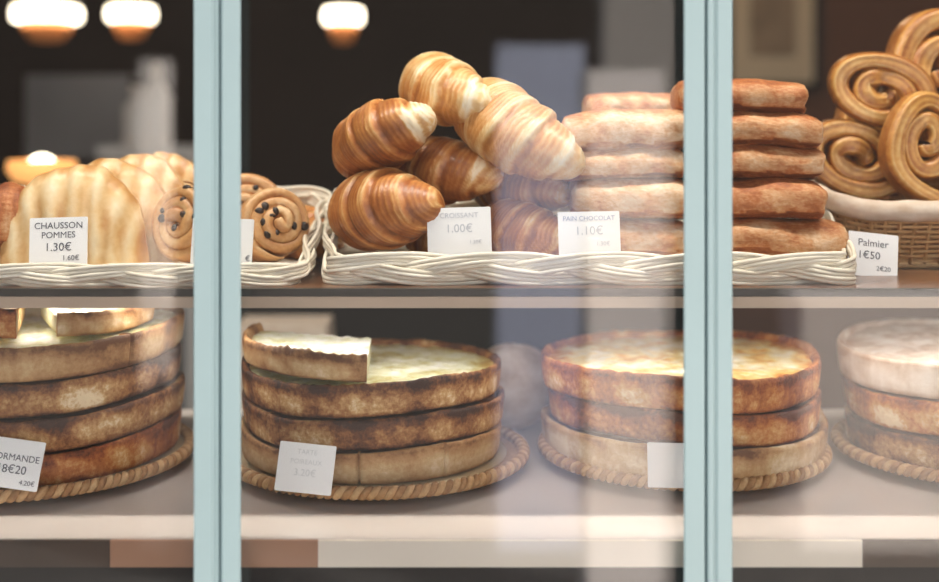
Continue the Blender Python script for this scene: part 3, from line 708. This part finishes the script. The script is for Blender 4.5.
b = MB(); b.box((x0, 1.98, zz-0.03), (x1_, 2.13, zz)); b.box((x0+.02, 2.0, 0), (x0+.05, 2.1, zz-.03)); b.box((x1_-.05, 2.0, 0), (x1_-.02, 2.1, zz-.03))
tag(b.build('ledge_table', M['porcelain'], smooth=False), 'pale narrow ledge table behind the left post', 'table')
# framed picture on the brown wall
a, d = P(722,-30,3.98), P(822,92,3.98); rt = empty('framed_picture', ((a.x+d.x)/2, 2.735, (a.z+d.z)/2)); w2, h2 = (d.x-a.x)/2, (a.z-d.z)/2
b = MB(); b.box((-w2,-0.012,-h2),(w2,0.012,h2)); b.build('frame', M['picture_frame'], rt, smooth=False)
b = MB(); b.box((-w2+.03,-0.016,-h2+.03),(w2-.03,-0.0122,h2-.03)); b.build('mount', M['picture_mat'], rt, smooth=False)
b = MB(); b.box((-w2*0.45,-0.018,-h2*0.42),(w2*0.45,-0.0162,h2*0.6)); b.build('print', M['print'], rt, smooth=False)
tag(rt, 'beige picture in a dark frame on the brown wall', 'picture')
# cream paper bags behind the leek stack, under the shelf
b = MB()
c = P(285, 340, 2.0); ww = 0.075
b.grid([[(sx*ww*q, sy*0.05*q, z) for sx, sy in ((-1,-1),(1,-1),(1,1),(-1,1))] for z, q in ((0,.9),(0.03,1),(0.16,1.02),(0.24,0.95))], cv=True, cap0=True, cap1=True)
tag(b.build('paper_bag', M['flour'], loc=(c.x, c.y, CAMZ-0.56), smooth=False), 'cream paper bag seen blurred above the cut slice under the upper shelf', 'paper bag')
b = MB(); b.box((-1.0,0.62,0),(1.1,1.1,CAMZ-0.575)); b.box((-1.02,0.6,CAMZ-0.575),(1.12,1.12,CAMZ-0.56)); tag(b.build('sales_counter', M['dark'], smooth=False), 'dark sales counter behind the display shelves', 'counter')

# ------------------------------------------------------------------ street outside, with unseen props added for reflections in the panes
def oslab(name, lo, hi, m): return slab(name, lo, hi, m)
oslab('street_ground', (-14, -16, -0.06), (14, GY-0.07, -0.005), M['asphalt'])
oslab('street_facade_wall', (-14, -12.3, 0), (14, -12, 3.1), M['facade'])
def mirror(px0, px1, py, D, th, m, name):
    """object at mirrored depth D: its top at pixel row py"""
    y = GY - (D - (GY - CAMY)); z = CAMZ - (py-HY)/F*D
    oslab(name, ((px0-CX)/F*D, y-th, 0), ((px1-CX)/F*D, y, max(z, 0.1)), m)
oslab('street_pavement', (-6, -2.3, -0.0045), (6, GY-0.07, 0.06), M['paving'])  # unseen pale pavement added to bounce light up onto the display
mirror(588, 664, 70, 3.2, 0.22, M['stone'], 'street_pillar')  # unseen prop added for the pale vertical band mirrored in the glass
mirror(604, 676, -900, 3.6, 0.2, M['stone_mid'], 'street_column')  # added prop for the greyer upper part of that band
mirror(497, 585, 45, 4.2, 0.25, M['blue_grey'], 'street_hoarding_wall')  # invented slab that gives the blue-grey reflection
mirror(802, 1300, 300, 4.2, 0.3, M['stone_grey'], 'street_parapet_wall')  # low block added to mirror as the grey wash at lower right
mirror(140, 165, 60, 4.2, 0.1, M['stone_grey'], 'street_post_pillar')  # thin prop added for the smoky streak in the left pane

# ------------------------------------------------------------------ light
wd = bpy.data.worlds.new('sky'); S.world = wd; wd.use_nodes = True
bg = wd.node_tree.nodes['Background']; bg.inputs['Color'].default_value = (0.97, 0.98, 1.0, 1); bg.inputs['Strength'].default_value = 2.3
sl = bpy.data.lights.new('sun', 'SUN'); so = bpy.data.objects.new('sun', sl); C.objects.link(so)
sl.energy = 30; sl.angle = 0.02; sl.color = (1, 0.95, 0.88); so.rotation_euler = Vector((-0.75, -0.45, -0.55)).to_track_quat('-Z', 'Y').to_euler()
def area(name, loc, tgt, sx, sy, en, col):
    l = bpy.data.lights.new(name, 'AREA'); l.shape = 'RECTANGLE'; l.size = sx; l.size_y = sy; l.energy = en; l.color = col
    o = bpy.data.objects.new(name, l); C.objects.link(o); o.location = loc; o.rotation_euler = (Vector(tgt) - Vector(loc)).to_track_quat('-Z', 'Y').to_euler()
area('window_head_light', (0, -0.2, CAMZ+0.8), (0, 0.05, CAMZ-0.15), 2.0, 0.06, 22, (1, 0.93, 0.82))
area('shelf_strip_light', (0, -0.075, ZU-0.018), (0, -0.05, ZL+0.09), 2.1, 0.012, 2.0, (1, 0.96, 0.92))
for k, (x, y) in enumerate(((-1.2, 2.0), (0.5, 2.2), (1.6, 2.0))):
    l = bpy.data.lights.new('ceiling_light', 'POINT'); l.energy = 6; l.color = (1, 0.72, 0.45); l.shadow_soft_size = 0.1
    o = bpy.data.objects.new('ceiling_light', l); C.objects.link(o); o.location = (x, y, 2.5)

S.view_settings.view_transform = 'Standard'; S.view_settings.look = 'None'; S.view_settings.gamma = 1; S.view_settings.exposure = 0.0
S.view_settings.use_curve_mapping = False
S.cycles.use_denoising = True
S.cycles.max_bounces = 8; S.cycles.transparent_max_bounces = 12
S.cycles.caustics_reflective = False; S.cycles.caustics_refractive = False
